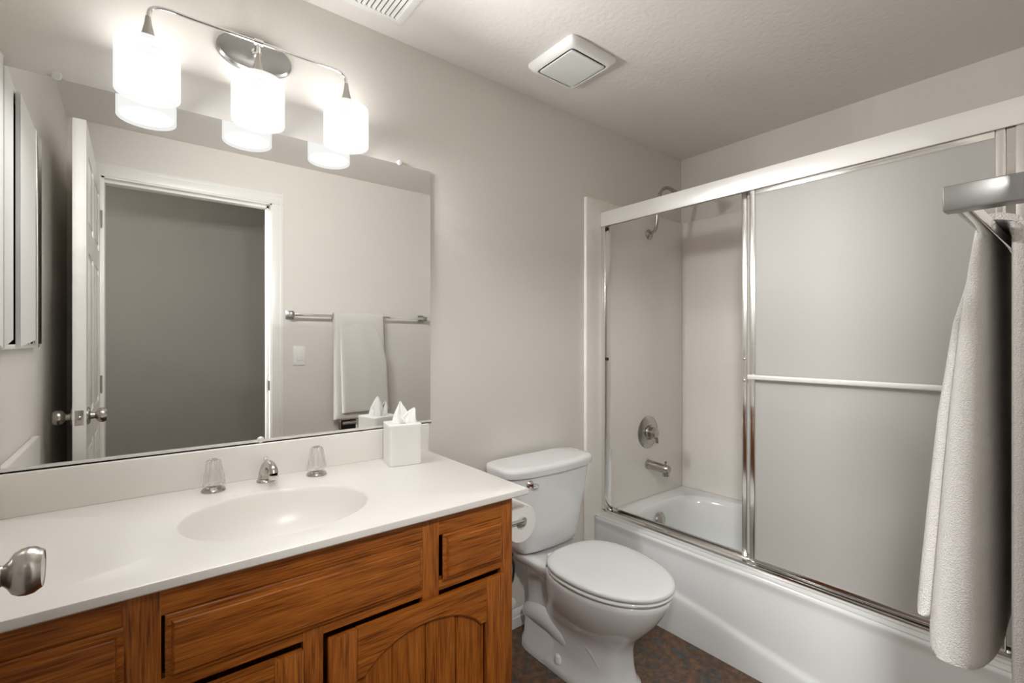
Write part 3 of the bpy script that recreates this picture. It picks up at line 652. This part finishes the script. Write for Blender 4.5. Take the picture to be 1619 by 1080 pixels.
# ---------------------------------------------------------------- towel bar and towel on the front wall
t = thing('towel_bar', 'square chrome towel bar beside the doorway holding the white towel', 'towel bar', (1.22, -W, 1.44))
BX0, BX1, BYY, BZZ = .745, 1.690, -1.531, 1.437
b = B(); box(b, BX0+.010, BX1-.010, BYY-.008, BYY+.008, BZZ-.008, BZZ+.008, .0015); obj('bar', b, M['chrome'], t)
for x in (BX0, BX1-.024):
    b = B(); box(b, x, x+.024, -W+.004, BYY+.012, BZZ-.014, BZZ+.016, .002); box(b, x-.012, x+.036, -W+.0005, -W+.007, BZZ-.026, BZZ+.028, .002); obj('bracket', b, M['bracket'], t)
TX0, TX1 = 1.010, 1.345
def tow(z, x0, x1, ya, yb, ph, amp, e=3.2, n=56):
    cxx, cyy, hx, hy = (x0+x1)/2, (ya+yb)/2, (x1-x0)/2, (yb-ya)/2; out = []
    for i in range(n):
        a = 2*PI*i/n; c_, s_ = math.cos(a), math.sin(a)
        x = math.copysign(abs(c_)**(2/e), c_); y = math.copysign(abs(s_)**(2/e), s_)
        wob = amp*math.sin(x*5.5+ph)*(1 if s_ > 0 else .3)
        out.append(Vector((cxx+hx*x+amp*.3*math.sin(z*9+ph), cyy+hy*y+wob, z)))
    return out
bm = B(); rings = []
zs = [1.454, 1.4515, 1.446, 1.436, 1.42, 1.39, 1.34, 1.27, 1.18, 1.08, .98, .90, .84, .80, .775, .764, .760]
for i, z in enumerate(zs):
    v = (1.454-z)/.694; sh = [.30, .75, .92, 1][min(i, 3)] if i < 13 else [1, .97, .88, .6][min(i-13, 3)]
    yin = -1.529-.006*min(1, v*1.5); yo = -1.512+.064*(v**.75)
    m_, h_ = (yin+yo)/2, (yo-yin)/2*sh
    rings.append(tow(z, TX0-.012*v+(.02 if i == 16 else 0), TX1+.010*v-(.02 if i == 16 else 0), m_-h_, m_+h_, .6, .004*min(1, v*3)))
loft(bm, rings)
rings = []   # second fold, shorter, on the room side
for i, z in enumerate([1.43, 1.30, 1.15, 1.0, .90, .85, .825, .812, .806]):
    v = (1.454-z)/.694; yo = -1.512+.076*(v**.75); k_ = 1 if i < 7 else (.9, .6)[i-7]
    rings.append(tow(z, TX0+.030, TX1+.012*v-.10*(1-min(1, v*3)), yo-(.012+.035*v)*k_, yo+(.016*min(1, v*3)-(.012 if i == 0 else 0))*k_, 1.4, .003, 2.6))
loft(bm, rings)
rings = []   # back fall against the wall
for i, z in enumerate([1.454, 1.4515, 1.446, 1.43, 1.38, 1.25, 1.0, .85, .775, .752, .742]):
    k_ = (.3, .75, .92)[i] if i < 3 else (1 if i < 9 else (.9, .6)[i-9]); yc = -1.5600+(.0095 if i < 2 else .004 if i < 3 else 0); 
    hh = .020*k_; rings.append(tow(z, TX0+.004, TX1-.004, yc-hh, yc+hh*.75, 2.0, .0015, 3.2))
loft(bm, rings)
# the fold over the bar
P = smooth_path([(0, -1.575, 1.425), (0, -1.562, 1.449), (0, -1.545, 1.4575), (0, -1.531, 1.4595), (0, -1.521, 1.455), (0, -1.517, 1.443), (0, -1.519, 1.425)], 5)
R1 = []
for x in (TX0, TX0+.003, TX1-.003, TX1):
    pass
outr = [Vector((0, p.y, p.z+.004)) for p in P]; inn = [Vector((0, p.y, p.z-.006)) for p in reversed(P)]
loft(bm, [[Vector((x, p.y, p.z)) for p in outr+inn] for x in (TX0, TX1)])
tag(obj('bath_towel', bm, M['terry'], loc=(1.18, -1.53, 1.44), ang=70), 'white terry bath towel folded over the chrome towel bar', 'towel')

# ---------------------------------------------------------------- small fittings on the front wall
t = thing('light_switch', 'white double light switch plate under the towel bar end', 'light switch', (.815, -W, 1.18))
b = B(); box(b, .778, .852, -W+.0005, -W+.006, 1.118, 1.242, .002); obj('switch_plate', b, M['plastic'], t)
for x in (.815,):
    b = B(); box(b, x-.017, x+.017, -W+.005, -W+.010, 1.147, 1.213, .002); obj('rocker', b, M['plastic'], t)
t = thing('recessed_paper_holder', 'chrome recessed paper holder low on the wall beneath the towel', 'paper holder', (1.13, -W, .72))
b = B(); box(b, 1.065, 1.195, -W+.0005, -W+.006, .655, .785, .002); obj('wall_plate', b, M['chrome'], t)
b = B(); box(b, 1.08, 1.18, -W+.006, -W+.0075, .67, .77); obj('recess_shade', b, M['dark'], t)  # dark plate on the surface, painted as the shade of a hollow
b = B(); tube(b, [(1.083, -W+.022, .72), (1.177, -W+.022, .72)], .014, 16); obj('roller', b, M['alum'], t)

# ---------------------------------------------------------------- added hall fill spots, brightening the room through the doorway
def hall_fill(hx, hy, drop, target, power, cone, soft, label):
    t = thing('hall_fill_light', label, 'fill light', (hx, hy, CZ))
    hc = Vector((hx, hy, CZ-drop)); dd = (Vector(target)-hc).normalized()
    b = B(); lathe(b, [(.06, .0005), (.06, .012), (.015, .018), (.012, drop*.5)], (hx, hy, CZ), (0, 0, -1), 32); obj('fill_mount', b, M['plastic'], t)
    b = B(); lathe(b, [(.02, -.05), (.045, -.046), (.056, -.02), (.066, .020), (.064, .020), (.052, -.018), (.02, -.04)], hc, dd, 40); obj('fill_head', b, M['plastic'], t)
    sl = bpy.data.lights.new('hall_fill_spot', 'SPOT'); sl.energy = power; sl.color = (1, .99, .975); sl.spot_size = math.radians(cone); sl.spot_blend = .7; sl.shadow_soft_size = soft
    so = bpy.data.objects.new('hall_fill_spot', sl); C.objects.link(so); so.location = hc+dd*.02; so.rotation_euler = dd.to_track_quat('-Z', 'Y').to_euler()
hall_fill(-.90, -2.10, .12, (1.7, -.75, .75), HALL_FILL, 62, .2, 'added hallway fill spotlight left of the doorway, farther from it')
hall_fill(-.08, -2.25, .06, (1.5, -.10, .80), HALL_FILL2, 66, .08, 'added hallway fill spotlight straight in front of the doorway')
